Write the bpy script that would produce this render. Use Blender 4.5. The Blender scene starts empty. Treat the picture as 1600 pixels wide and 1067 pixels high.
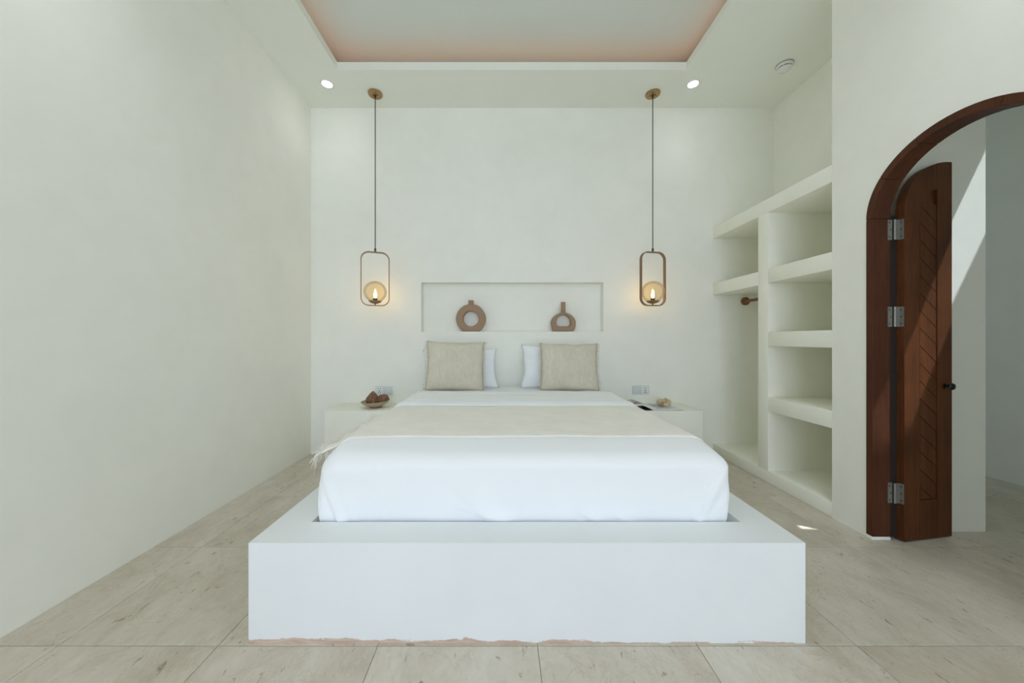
import bpy, bmesh, math, random
from mathutils import Vector, Matrix, noise
from mathutils.bvhtree import BVHTree

random.seed(7)
S = bpy.context.scene
COL = S.collection
PI = math.pi

# ------------------------------------------------------------------ camera
F = 533.0
CZ = 1.164
cam_d = bpy.data.cameras.new('camera')
cam = bpy.data.objects.new('camera', cam_d)
COL.objects.link(cam)
cam.location = (0, 0, CZ)
cam.rotation_euler = (PI / 2, 0, 0)
cam_d.sensor_fit = 'HORIZONTAL'
cam_d.sensor_width = 36
cam_d.lens = 36 * F / 1600
cam_d.shift_x = (800 - 785) / 1600
cam_d.shift_y = -(533.5 - 530) / 1600
cam_d.clip_start = 0.02
S.camera = cam

# ------------------------------------------------------------------ view, world, sun, window light
S.view_settings.view_transform = 'Standard'
S.view_settings.look = 'None'
S.view_settings.gamma = 1
S.view_settings.use_curve_mapping = False
S.view_settings.exposure = 0.09
S.cycles.max_bounces = 20
S.cycles.diffuse_bounces = 14
w = bpy.data.worlds.new('world')
S.world = w
w.use_nodes = True
bg = w.node_tree.nodes['Background']
bg.inputs[0].default_value = (0.62, 0.80, 1.0, 1)
bg.inputs[1].default_value = 0.5

SUN = Vector((-0.75, 0.40, -1.875))
sd = bpy.data.lights.new('sun', 'SUN')
sd.energy = 7.0
sd.angle = math.radians(0.5)
sd.color = (0.86, 0.93, 1.0)
sun = bpy.data.objects.new('sun', sd)
COL.objects.link(sun)
sun.rotation_euler = SUN.to_track_quat('-Z', 'Y').to_euler()
sun.location = (4, 0, 6)


def area(name, loc, rot, sx, sy, power, color):
    d = bpy.data.lights.new(name, 'AREA')
    d.shape = 'RECTANGLE'
    d.size = sx
    d.size_y = sy
    d.energy = power
    d.color = color
    o = bpy.data.objects.new(name, d)
    COL.objects.link(o)
    o.location = loc
    o.rotation_euler = rot
    return o


# daylight entering through the open terrace front behind the camera, and through the passage end
area('terrace_daylight', (0.65, -4.1, 2.15), (PI / 2 - 0.14, 0, 0.10), 4.4, 3.3, 104.0, (0.835, 0.916, 1.13))
# added unseen fill lamp aimed upward to brighten ceiling and walls
area('added_up_fill', (0.1, -2.4, 0.35), (PI / 2 + 0.75, 0, 0), 3.3, 0.6, 18.0, (0.93, 0.97, 1.05))
area('passage_daylight', (3.2, -2.45, 1.4), (PI / 2, 0, 0), 1.5, 2.6, 1.6, (1.0, 0.96, 0.90))

# ------------------------------------------------------------------ materials
def mat(name, base=(0.8, 0.8, 0.8), rough=0.6, metal=0.0, spec=0.5):
    m = bpy.data.materials.new(name)
    m.use_nodes = True
    b = m.node_tree.nodes['Principled BSDF']
    b.inputs['Base Color'].default_value = (*base, 1)
    b.inputs['Roughness'].default_value = rough
    b.inputs['Metallic'].default_value = metal
    b.inputs['Specular IOR Level'].default_value = spec
    return m


class NT:
    def __init__(s, m):
        s.t = m.node_tree
        s.b = s.t.nodes['Principled BSDF']

    def n(s, kind, **kw):
        x = s.t.nodes.new(kind)
        for k, v in kw.items():
            if k in x.inputs.keys() if isinstance(k, str) else False:
                x.inputs[k].default_value = v
            else:
                setattr(x, k, v)
        return x

    def l(s, a, b):
        s.t.links.new(a, b)

    def coord(s, scale=(1, 1, 1), rot=(0, 0, 0), kind='Object'):
        tc = s.t.nodes.new('ShaderNodeTexCoord')
        mp = s.t.nodes.new('ShaderNodeMapping')
        mp.inputs['Scale'].default_value = scale
        mp.inputs['Rotation'].default_value = rot
        s.l(tc.outputs[kind], mp.inputs[0])
        return mp.outputs[0]

    def noise(s, vec, scale, detail=4, rough=0.55, dist=0.0):
        x = s.t.nodes.new('ShaderNodeTexNoise')
        x.inputs['Scale'].default_value = scale
        x.inputs['Detail'].default_value = detail
        x.inputs['Roughness'].default_value = rough
        x.inputs['Distortion'].default_value = dist
        s.l(vec, x.inputs['Vector'])
        return x.outputs['Fac']

    def ramp(s, fac, stops):
        r = s.t.nodes.new('ShaderNodeValToRGB')
        while len(r.color_ramp.elements) < len(stops):
            r.color_ramp.elements.new(0.5)
        for e, (p, c) in zip(r.color_ramp.elements, stops):
            e.position = p
            e.color = (*c, 1) if len(c) == 3 else c
        s.l(fac, r.inputs[0])
        return r.outputs[0]

    def mix(s, fac, a, b, mode='MIX'):
        x = s.t.nodes.new('ShaderNodeMix')
        x.data_type = 'RGBA'
        x.blend_type = mode
        for sock, v in ((x.inputs[0], fac), (x.inputs[6], a), (x.inputs[7], b)):
            if hasattr(v, 'is_output'):
                s.l(v, sock)
            elif isinstance(v, (int, float)):
                sock.default_value = v
            else:
                sock.default_value = (*v, 1)
        return x.outputs[2]

    def math(s, op, a, b=0.0, clamp=False):
        x = s.t.nodes.new('ShaderNodeMath')
        x.operation = op
        x.use_clamp = clamp
        for sock, v in ((x.inputs[0], a), (x.inputs[1], b)):
            if hasattr(v, 'is_output'):
                s.l(v, sock)
            else:
                sock.default_value = v
        return x.outputs[0]

    def bump(s, h, strength, dist=0.01):
        x = s.t.nodes.new('ShaderNodeBump')
        x.inputs['Strength'].default_value = strength
        x.inputs['Distance'].default_value = dist
        s.l(h, x.inputs['Height'])
        s.l(x.outputs[0], s.b.inputs['Normal'])


def plaster(name, c, var=0.035, rough=0.62):
    m = mat(name, c, rough, spec=0.3)
    t = NT(m)
    v = t.coord()
    n1 = t.noise(v, 1.3, 5, 0.6, 0.6)
    n2 = t.noise(v, 6.0, 4, 0.6, 0.3)
    lo = tuple(x * (1 - var) * k for x, k in zip(c, (1, 1, 0.985)))
    hi = tuple(min(1, x * (1 + var)) for x in c)
    a = t.ramp(n1, [(0.3, lo), (0.7, hi)])
    b = t.mix(0.35, a, t.ramp(n2, [(0.3, lo), (0.7, hi)]))
    t.l(b, t.b.inputs['Base Color'])
    n3 = t.noise(v, 22.0, 3, 0.5)
    h = t.math('ADD', t.math('MULTIPLY', n2, 1.0), t.math('MULTIPLY', n3, 0.25))
    t.bump(h, 0.06, 0.02)
    return m


M_WALL = plaster('lime_plaster', (0.868, 0.872, 0.815))
M_SHELF = plaster('shelf_plaster', (0.865, 0.865, 0.78))
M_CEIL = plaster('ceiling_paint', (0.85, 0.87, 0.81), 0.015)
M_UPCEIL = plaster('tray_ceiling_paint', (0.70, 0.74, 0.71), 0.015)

# bed platform: smooth white plaster with a brown damp stain along the foot
M_BASE = mat('platform_plaster', (0.80, 0.83, 0.84), 0.5, spec=0.35)
t = NT(M_BASE)
v = t.coord()
n1 = t.noise(v, 2.0, 4, 0.6)
base = t.ramp(n1, [(0.3, (0.78, 0.81, 0.82)), (0.7, (0.82, 0.845, 0.85))])
sep = t.n('ShaderNodeSeparateXYZ')
t.l(v, sep.inputs[0])
n2 = t.noise(t.coord((3.0, 1, 10)), 2.2, 4, 0.7)
xf = t.math('MULTIPLY', t.math('SUBTRACT', 0.95, sep.outputs['X']), 0.008)
lim = t.math('ADD', t.math('MULTIPLY', t.math('SUBTRACT', n2, 0.44), 0.06), xf)
msk = t.math('MULTIPLY', t.math('SUBTRACT', lim, sep.outputs['Z']), 260.0, True)
core = t.ramp(t.noise(t.coord((4, 1, 30)), 3.0, 3), [(0.35, (0.42, 0.20, 0.10)), (0.65, (0.62, 0.44, 0.32))])
t.l(t.mix(t.math('MULTIPLY', msk, 0.75), base, core), t.b.inputs['Base Color'])
t.bump(t.noise(v, 5.0, 3), 0.08, 0.02)

# stone floor tiles: beige marble with thin veins and pits, tone differs per tile
M_TILE = mat('beige_marble', (0.6, 0.56, 0.49), 0.33, spec=0.45)
t = NT(M_TILE)
oi = t.n('ShaderNodeObjectInfo')
tc = t.n('ShaderNodeTexCoord')
sc = t.n('ShaderNodeVectorMath', operation='SCALE')
comb = t.n('ShaderNodeCombineXYZ')
t.l(oi.outputs['Random'], comb.inputs[0])
t.l(oi.outputs['Random'], comb.inputs[1])
t.l(oi.outputs['Random'], comb.inputs[2])
t.l(comb.outputs[0], sc.inputs[0])
sc.inputs['Scale'].default_value = 37.0
ad = t.n('ShaderNodeVectorMath', operation='ADD')
t.l(tc.outputs['Object'], ad.inputs[0])
t.l(sc.outputs[0], ad.inputs[1])
mp = t.n('ShaderNodeMapping')
mp.inputs['Scale'].default_value = (1.0, 0.62, 1.0)
mp.inputs['Rotation'].default_value = (0, 0, 0.5)
t.l(ad.outputs[0], mp.inputs[0])
v = mp.outputs[0]
n1 = t.noise(v, 3.2, 10, 0.66, 0.8)
n2 = t.noise(v, 22.0, 8, 0.7, 0.5)
c1 = t.ramp(n1, [(0.25, (0.46, 0.40, 0.31)), (0.45, (0.58, 0.525, 0.435)), (0.62, (0.66, 0.615, 0.53)), (0.8, (0.76, 0.73, 0.66))])
c2 = t.mix(0.3, c1, t.ramp(n2, [(0.3, (0.48, 0.41, 0.32)), (0.7, (0.73, 0.69, 0.61))]))
vein = t.ramp(t.noise(v, 4.5, 8, 0.75, 1.2), [(0.488, (1, 1, 1)), (0.50, (0.74, 0.67, 0.58)), (0.512, (1, 1, 1))])
c3 = t.mix(0.6, c2, vein, 'MULTIPLY')
mp2 = t.n('ShaderNodeMapping')
mp2.inputs['Scale'].default_value = (1.0, 0.45, 1.0)
t.l(ad.outputs[0], mp2.inputs[0])
pit = t.ramp(t.noise(mp2.outputs[0], 30.0, 4, 0.62, 0.5), [(0.31, (0.50, 0.42, 0.33)), (0.36, (1, 1, 1))])
c4 = t.mix(0.85, c3, pit, 'MULTIPLY')
ora = t.ramp(t.noise(v, 5.5, 5, 0.7, 0.4), [(0.70, (1, 1, 1)), (0.78, (0.86, 0.68, 0.45))])
c4 = t.mix(0.8, c4, ora, 'MULTIPLY')
tone = t.ramp(oi.outputs['Random'], [(0.0, (0.93, 0.92, 0.90)), (1.0, (1.0, 1.0, 1.0))])
t.l(t.mix(1.0, c4, tone, 'MULTIPLY'), t.b.inputs['Base Color'])
t.bump(pit, 0.1, 0.002)
M_GROUT = mat('tile_grout', (0.40, 0.36, 0.30), 0.8)


def wood(name, dark, light, rough=0.42, axis='Z', spec=0.45, scale=1.0):
    m = mat(name, light, rough, spec=spec)
    t = NT(m)
    st = {'Z': (14, 14, 0.9), 'X': (0.9, 14, 14), 'Y': (14, 0.9, 14)}[axis]
    v = t.coord(tuple(x * scale for x in st))
    n1 = t.noise(v, 2.2, 6, 0.62, 0.9)
    n2 = t.noise(v, 9.0, 4, 0.6, 0.3)
    v2 = t.coord((1.2, 1.2, 1.2))
    n3 = t.noise(v2, 2.3, 3, 0.5)
    c = t.ramp(n1, [(0.28, dark), (0.7, light)])
    c = t.mix(0.35, c, t.ramp(n2, [(0.35, dark), (0.65, light)]))
    c = t.mix(0.35, c, t.ramp(n3, [(0.3, dark), (0.75, tuple(x * 1.25 for x in light))]))
    t.l(c, t.b.inputs['Base Color'])
    t.bump(n2, 0.15, 0.003)
    return m


M_DOOR = wood('mahogany', (0.032, 0.010, 0.003), (0.150, 0.047, 0.013), 0.55, spec=0.2)
M_FRAME = wood('mahogany_frame', (0.040, 0.012, 0.005), (0.10, 0.034, 0.014), 0.55, spec=0.2)
M_ROD = wood('brown_wood_rod', (0.16, 0.07, 0.03), (0.30, 0.15, 0.08), axis='Y')
M_GAP = mat('gap_shade_black', (0.02, 0.012, 0.008), 0.9)


def cloth(name, c, weave=0.0, rough=0.9, bump=0.25, stretch=(1, 1, 1), var=0.06, sheen=0.0, ws=260.0):
    m = mat(name, c, rough, spec=0.15)
    t = NT(m)
    v = t.coord(stretch)
    n = t.noise(v, ws, 3, 0.6)
    n1 = t.noise(t.coord(), 9.0, 3, 0.5)
    lo = tuple(x * (1 - var) for x in c)
    hi = tuple(min(1, x * (1 + var)) for x in c)
    t.l(t.mix(0.4, t.ramp(n, [(0.3, lo), (0.7, hi)]), t.ramp(n1, [(0.3, lo), (0.7, hi)])), t.b.inputs['Base Color'])
    if bump:
        t.bump(n, bump, 0.002)
    t.b.inputs['Sheen Weight'].default_value = sheen
    return m


M_SHEET = cloth('white_cotton', (0.88, 0.90, 0.925), bump=0.04, var=0.008)
M_PCASE = cloth('white_pillowcase', (0.84, 0.87, 0.90), bump=0.04, var=0.01)
M_THROW = cloth('cream_weave', (0.87, 0.845, 0.79), bump=0.5, stretch=(0.10, 1, 1), var=0.06, ws=170)
M_CUSH = cloth('oatmeal_weave', (0.62, 0.575, 0.475), bump=0.8, stretch=(1, 1, 0.10), var=0.13, ws=110)
M_FRINGE = cloth('cream_fringe', (0.84, 0.81, 0.74), bump=0)
M_CFRINGE = cloth('oatmeal_fringe', (0.64, 0.595, 0.49), bump=0)

M_CLAY = cloth('tan_clay', (0.355, 0.245, 0.165), bump=0.15, var=0.07, ws=60)
M_BRASS = mat('aged_brass', (0.42, 0.27, 0.12), 0.42, 0.85)
M_BRONZE = mat('bronze_strap', (0.30, 0.185, 0.12), 0.45, 0.75)
M_CORD = mat('dark_cord', (0.03, 0.032, 0.03), 0.6)
M_SOCK = mat('dark_lampholder', (0.06, 0.045, 0.03), 0.5, 0.3)
M_STEEL = mat('hinge_steel', (0.30, 0.295, 0.265), 0.42, 0.7)
M_SCREW = mat('screw_dark', (0.09, 0.085, 0.075), 0.4, 0.8)
M_KNOB = mat('dark_bronze_knob', (0.05, 0.04, 0.035), 0.28, 0.85)
M_PLASTIC = mat('white_plastic', (0.78, 0.80, 0.79), 0.35)
M_PLATE = mat('switch_plate', (0.66, 0.70, 0.70), 0.3)
M_HOLE = mat('socket_hole', (0.01, 0.01, 0.012), 0.9)


def emit(name, c, s):
    m = mat(name, c, 0.5)
    b = m.node_tree.nodes['Principled BSDF']
    b.inputs['Emission Color'].default_value = (*c, 1)
    b.inputs['Emission Strength'].default_value = s
    return m


M_DOWN = emit('downlight_lens', (1.0, 0.98, 0.93), 14.0)
M_BULB = emit('bulb_glow', (1.0, 0.72, 0.38), 22.0)
M_LED = emit('cove_led', (1.0, 0.42, 0.20), 1.9)

M_GLOBE = bpy.data.materials.new('amber_glass')
M_GLOBE.use_nodes = True
nt = M_GLOBE.node_tree
nt.nodes.remove(nt.nodes['Principled BSDF'])
out = nt.nodes['Material Output']
tr = nt.nodes.new('ShaderNodeBsdfTransparent')
tr.inputs[0].default_value = (0.965, 0.90, 0.77, 1)
gl = nt.nodes.new('ShaderNodeBsdfGlossy')
gl.inputs['Roughness'].default_value = 0.04
lw = nt.nodes.new('ShaderNodeLayerWeight')
lw.inputs['Blend'].default_value = 0.22
mulf = nt.nodes.new('ShaderNodeMath')
mulf.operation = 'MULTIPLY'
mulf.inputs[1].default_value = 0.55
mx = nt.nodes.new('ShaderNodeMixShader')
nt.links.new(lw.outputs['Fresnel'], mulf.inputs[0])
nt.links.new(mulf.outputs[0], mx.inputs[0])
nt.links.new(tr.outputs[0], mx.inputs[1])
nt.links.new(gl.outputs[0], mx.inputs[2])
nt.links.new(mx.outputs[0], out.inputs[0])

# ------------------------------------------------------------------ helpers
def add_box(bm, x0, x1, y0, y1, z0, z1):
    vs = [bm.verts.new((x, y, z)) for x in (x0, x1) for y in (y0, y1) for z in (z0, z1)]
    q = [(0, 1, 3, 2), (4, 6, 7, 5), (0, 4, 5, 1), (2, 3, 7, 6), (0, 2, 6, 4), (1, 5, 7, 3)]
    return [bm.faces.new([vs[i] for i in f]) for f in q]


def box(x0, x1, y0, y1, z0, z1, bev=0.0, seg=2):
    bm = bmesh.new()
    add_box(bm, x0, x1, y0, y1, z0, z1)
    if bev:
        bmesh.ops.bevel(bm, geom=bm.edges[:], offset=bev, segments=seg, profile=0.5, affect='EDGES')
    return bm


def add_cyl(bm, p0, p1, r, n=16, r1=None, cap=True):
    p0 = Vector(p0); p1 = Vector(p1)
    r1 = r if r1 is None else r1
    d = (p1 - p0).normalized()
    a = d.orthogonal().normalized()
    b = d.cross(a)
    A = [bm.verts.new(p0 + (a * math.cos(2 * PI * i / n) + b * math.sin(2 * PI * i / n)) * r) for i in range(n)]
    B = [bm.verts.new(p1 + (a * math.cos(2 * PI * i / n) + b * math.sin(2 * PI * i / n)) * r1) for i in range(n)]
    for i in range(n):
        bm.faces.new((A[i], A[(i + 1) % n], B[(i + 1) % n], B[i]))
    if cap:
        bm.faces.new(A[::-1]); bm.faces.new(B)


def add_lathe(bm, prof, n=32, c=(0, 0, 0), f=None):
    c = Vector(c)
    rings = []
    for r, z in prof:
        if r < 1e-6:
            rings.append([bm.verts.new(c + Vector((0, 0, z)))])
        else:
            ring = []
            for i in range(n):
                a = 2 * PI * i / n
                rr = r * (f(a, z) if f else 1)
                ring.append(bm.verts.new(c + Vector((rr * math.cos(a), rr * math.sin(a), z))))
            rings.append(ring)
    for A, B in zip(rings, rings[1:]):
        for i in range(n):
            j = (i + 1) % n
            if len(A) == 1 and len(B) == 1:
                continue
            if len(A) == 1:
                bm.faces.new((A[0], B[j], B[i]))
            elif len(B) == 1:
                bm.faces.new((A[i], A[j], B[0]))
            else:
                bm.faces.new((A[i], A[j], B[j], B[i]))


def add_tube(bm, pts, r, n=6, taper=None):
    pts = [Vector(p) for p in pts]
    rings = []
    prev = None
    for i, p in enumerate(pts):
        d = (pts[min(i + 1, len(pts) - 1)] - pts[max(i - 1, 0)]).normalized()
        if prev is None:
            a = d.orthogonal().normalized()
        else:
            a = (prev - d * prev.dot(d)).normalized()
        prev = a
        b = d.cross(a)
        rr = r * (taper[i] if taper else 1)
        rings.append([bm.verts.new(p + (a * math.cos(2 * PI * k / n) + b * math.sin(2 * PI * k / n)) * rr) for k in range(n)])
    for A, B in zip(rings, rings[1:]):
        for k in range(n):
            bm.faces.new((A[k], A[(k + 1) % n], B[(k + 1) % n], B[k]))
    bm.faces.new(rings[0][::-1]); bm.faces.new(rings[-1])


def obj(name, bm, m, parent=None, smooth=False, fix=True):
    if fix:
        bmesh.ops.recalc_face_normals(bm, faces=bm.faces[:])
    me = bpy.data.meshes.new(name)
    bm.to_mesh(me)
    bm.free()
    if smooth:
        for p in me.polygons:
            p.use_smooth = True
        if smooth != 'all':
            me.set_sharp_from_angle(angle=math.radians(38))
    me.materials.append(m)
    o = bpy.data.objects.new(name, me)
    COL.objects.link(o)
    if parent:
        o.parent = parent
    return o


def empty(name, loc=(0, 0, 0), rz=0.0):
    o = bpy.data.objects.new(name, None)
    COL.objects.link(o)
    o.location = loc
    o.rotation_euler = (0, 0, rz)
    return o


def tag(o, label, cat, group=None):
    o['label'] = label
    o['category'] = cat
    if group:
        o['group'] = group
    return o


def struct(name, bm, m, parent=None, label=None):
    o = obj(name, bm, m, parent)
    if parent is None:
        o['kind'] = 'structure'
        o['category'] = 'wall' if name.startswith('wall') else name.split('_')[0]
    if label:
        o['label'] = label
    return o


def copy_tree(o, parent=None):
    c = o.copy()
    COL.objects.link(c)
    if parent:
        c.parent = parent
    for ch in list(o.children):
        copy_tree(ch, c)
    return c


# ------------------------------------------------------------------ room dimensions
XL, XR = -1.955, 2.15          # left wall face, right wall face
YB, YF = 3.486, -2.6           # bed wall face, terrace side
HC = 3.526                     # soffit height
AX = 2.77                      # alcove back
AY = 2.225                     # alcove near side
HX = 2.925                     # passage corner
PX = 4.12                      # passage far wall
PY = 2.065                     # passage frontal wall
TOP = 3.95

# floor with real tiles
fl = struct('floor', box(XL - 0.15, PX + 0.15, YF - 1.2, 5.2, -0.12, -0.004), M_GROUT,
            label='beige marble tiled floor with thin joints around the bed platform')
TX, TY = 0.607, 0.618
tm = None
i0 = math.floor((XL - 0.134) / TX); i1 = math.ceil((PX - 0.134) / TX)
j0 = math.floor((YF - 1.0 - 1.296) / TY); j1 = math.ceil((5.0 - 1.296) / TY)
for i in range(i0, i1):
    for j in range(j0, j1):
        x0 = 0.134 + i * TX; y0 = 1.296 + j * TY
        xa = max(x0, XL - 0.02); xb = min(x0 + TX, PX + 0.02)
        full = (xa == x0 and xb == x0 + TX)
        cx, cy = (xa + xb) / 2, y0 + TY / 2
        if cy > YB + 0.3 and cx < AX:
            continue
        if full and tm is not None:
            o = tm.copy(); COL.objects.link(o)
        else:
            g = 0.0011
            hw = (xb - xa) / 2 - g; hh = TY / 2 - g
            bm = box(-hw, hw, -hh, hh, -0.018, 0.0, 0.0)
            bmesh.ops.bevel(bm, geom=[e for e in bm.edges if all(vv.co.z > -0.001 for vv in e.verts)], offset=0.0012, segments=1, affect='EDGES')
            o = obj('floor_tile', bm, M_TILE, fl)
            if full:
                tm = o
        o.parent = fl
        o.location = (cx, cy, 0)

# left wall
struct('wall_left', box(XL - 0.15, XL, YF, YB + 0.25, 0, TOP), M_WALL, label='long pale lime-plastered wall left of the bed')

# back wall with recessed niche
NX0, NX1, NZ0, NZ1, ND = -0.83, 1.033, 1.243, 1.746, 0.11
bm = bmesh.new()
add_box(bm, XL, NX0, YB, YB + 0.25, 0, TOP)
add_box(bm, NX1, HX, YB, YB + 0.25, 0, TOP)
add_box(bm, NX0, NX1, YB, YB + 0.25, 0, NZ0)
add_box(bm, NX0, NX1, YB, YB + 0.25, NZ1, TOP)
add_box(bm, NX0, NX1, YB + ND, YB + 0.25, NZ0, NZ1)
bmesh.ops.remove_doubles(bm, verts=bm.verts[:], dist=1e-5)
struct('wall_back', bm, M_WALL, label='pale plaster wall behind the bed with a long shallow niche')

# right wall with the arched doorway
DC, DS = 1.616, 1.863          # arch centre (y) and spring height
OA, OB = 0.398, 0.378          # outer half width, outer rise
IA, IB = 0.362, 0.337          # inner
N = 32
bm = bmesh.new()
outl = [(YF, 0), (YF, TOP), (AY, TOP), (AY, 0), (DC + OA, 0)]
for k in range(N + 1):
    a = PI * k / N
    outl.append((DC + OA * math.cos(a), DS + OB * math.sin(a)))
outl.append((DC - OA, 0))
f0 = bm.faces.new([bm.verts.new((XR, y, z)) for y, z in outl])
r = bmesh.ops.extrude_face_region(bm, geom=[f0])
bmesh.ops.translate(bm, verts=[g for g in r['geom'] if isinstance(g, bmesh.types.BMVert)], vec=(0.10, 0, 0))
bmesh.ops.triangulate(bm, faces=bm.faces[:])
struct('wall_right', bm, M_WALL, label='pale plaster wall with the arched doorway')

# masonry around the shelf alcove (its back face and the passage corner)
bm = bmesh.new()
add_box(bm, 2.25, HX, PY, AY, 0, TOP)
add_box(bm, AX, HX, AY, YB, 0, TOP)
bmesh.ops.remove_doubles(bm, verts=bm.verts[:], dist=1e-5)
struct('wall_alcove', bm, M_WALL, label='plaster walls enclosing the shelf alcove and forming the passage corner')

# passage walls
struct('wall_passage', box(PX, PX + 0.15, YF, 5.0, 0, TOP), M_WALL, label='far plaster wall of the passage beyond the arched door')
struct('wall_passage_end', box(HX, PX, 4.9, 5.0, 0, TOP), M_WALL, label='end wall of the passage')

# terrace side wall behind the camera with two large openings
bm = bmesh.new()
add_box(bm, XL, -1.6, YF - 0.15, YF, 0, TOP)
add_box(bm, 1.8, 2.45, YF - 0.15, YF, 0, TOP)
add_box(bm, 3.95, PX, YF - 0.15, YF, 0, TOP)
add_box(bm, -1.6, 1.8, YF - 0.15, YF, 3.2, TOP)
add_box(bm, 2.45, 3.95, YF - 0.15, YF, 2.75, TOP)
struct('wall_front', bm, M_WALL, label='terrace side wall with wide openings')

# ceiling: soffit ring with lip, raised tray ceiling, cove
OX0, OX1, OY0, OY1 = -1.448, 1.612, -2.05, 2.99
LIP = 0.067
bm = bmesh.new()
add_box(bm, XL, OX0, YF, YB, HC, HC + LIP)
add_box(bm, OX1, XR, YF, YB, HC, HC + LIP)
add_box(bm, XR, AX, AY, YB, HC, HC + LIP)
add_box(bm, OX0, OX1, OY1, YB, HC, HC + LIP)
add_box(bm, OX0, OX1, YF, OY0, HC, HC + LIP)
soff = struct('ceiling', bm, M_CEIL, label='lowered ceiling border around the glowing tray recess')
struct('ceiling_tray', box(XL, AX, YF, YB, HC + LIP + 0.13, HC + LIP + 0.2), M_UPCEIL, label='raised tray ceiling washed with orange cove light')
leds = empty('cove_led_strip', (0, 0, HC + LIP))
tag(leds, 'hidden orange light strip glowing around the tray ceiling edge', 'light strip')
q = 0.055
for b in (box(OX0 - 0.06, OX1 + 0.06, OY1 + q, OY1 + q + 0.012, 0.0, 0.01),
          box(OX0 - q - 0.012, OX0 - q, OY0, OY1 + 0.04, 0.0, 0.01),
          box(OX1 + q, OX1 + q + 0.012, OY0, OY1 + 0.04, 0.0, 0.01)):
    obj('led_tape', b, M_LED, leds)

# unseen slab added over room and terrace side so that the sun stays outside
struct('ceiling_roof', box(XL - 0.15, 2.25, YF - 1.6, YB + 0.25, TOP, TOP + 0.1), M_CEIL, label='unseen slab above the room, added to keep the sun out')
# passage ceiling with an unseen slot added to shape the sun band; slot sides follow the sun plane
def slot_x(y, z, d):
    return (z + 2.287 + d + 0.75 * y) / 2.1
PZ0, PZ1 = 3.2, 3.26
SY0, SY1 = 1.40, 2.05
bm = bmesh.new()
add_box(bm, 2.25, PX, YF - 1.6, SY0, PZ0, PZ1)
add_box(bm, 2.25, PX, SY1, PY, PZ0, PZ1)
add_box(bm, HX, PX, PY, 5.0, PZ0, PZ1)


def prism4(bm, lo, hi):
    A = [bm.verts.new(p) for p in lo]
    B = [bm.verts.new(p) for p in hi]
    bm.faces.new(A); bm.faces.new(B[::-1])
    for k in range(4):
        bm.faces.new((A[k], B[k], B[(k + 1) % 4], A[(k + 1) % 4]))


prism4(bm, [(2.25, SY0, PZ0), (slot_x(SY0, PZ0, 0), SY0, PZ0), (slot_x(SY1, PZ0, 0), SY1, PZ0), (2.25, SY1, PZ0)],
       [(2.25, SY0, PZ1), (slot_x(SY0, PZ1, 0), SY0, PZ1), (slot_x(SY1, PZ1, 0), SY1, PZ1), (2.25, SY1, PZ1)])
prism4(bm, [(PX, SY0, PZ0), (slot_x(SY0, PZ0, .5), SY0, PZ0), (slot_x(SY1, PZ0, .5), SY1, PZ0), (PX, SY1, PZ0)],
       [(PX, SY0, PZ1), (slot_x(SY0, PZ1, .5), SY0, PZ1), (slot_x(SY1, PZ1, .5), SY1, PZ1), (PX, SY1, PZ1)])
struct('ceiling_passage', bm, M_CEIL, label='passage ceiling with an added slanted slot that shapes the sun band')

# ------------------------------------------------------------------ built-in shelving in the alcove
sh = empty('alcove_shelving', (XR, AY, 0))
tag(sh, 'built-in cream plaster shelving with two columns of open compartments in the right alcove', 'shelving')
YP0, YP1 = 2.761, 2.872


def spart(name, y0, y1, z0, z1, x0=0.0, label=None):
    o = obj(name, box(x0, AX - XR, y0 - AY, y1 - AY, z0, z1, 0.006, 2), M_SHELF, sh, smooth=True)
    if label:
        o['label'] = label
    return o


e = 0.004
spart('plinth', AY, YB, 0.0, 0.10)
spart('partition', YP0, YP1, 0.10 - e, 2.19 + e)
spart('top_slab', AY, YB, 2.19, 2.305)
spart('shelf', AY, YP0 + e, 1.619, 1.736)
spart('shelf', AY, YP0 + e, 1.108, 1.224)
spart('shelf', AY, YP0 + e, 0.581, 0.696)
spart('shelf', YP1 - e, YB, 1.617, 1.732)

rod = empty('hanging_rod', (2.478, YP1, 1.552))
tag(rod, 'brown wooden clothes rod across the tall alcove compartment', 'clothes rod')
bm = bmesh.new()
add_cyl(bm, (0, 0, 0), (0, YB - YP1 - 0.012, 0), 0.0145, 16)
obj('pole', bm, M_ROD, rod, smooth=True)
for yy, s in ((YB - YP1, -1), (0, 1)):
    bm = bmesh.new()
    add_cyl(bm, (0, yy, 0), (0, yy + s * 0.014, 0), 0.042, 28)
    add_cyl(bm, (0, yy + s * 0.012, 0), (0, yy + s * 0.032, 0), 0.022, 20)
    obj('flange', bm, M_ROD, rod, smooth=True)

# ------------------------------------------------------------------ ledge behind the bed (bedside benches)
LZ, LY = 0.517, 3.08
for x0, x1, lab in ((-1.606, -0.985, 'white plaster bedside ledge under the bowl of pods'),
                    (1.175, 1.814, 'white plaster bedside ledge under the open magazine')):
    c = (x0 + x1) / 2
    o = obj('bedside_ledge', box(x0 - c, x1 - c, 0, YB - LY, 0, LZ, 0.006, 2), M_SHELF, smooth=True)
    o.location = (c, LY, 0)
    tag(o, lab, 'bedside table')

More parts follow.
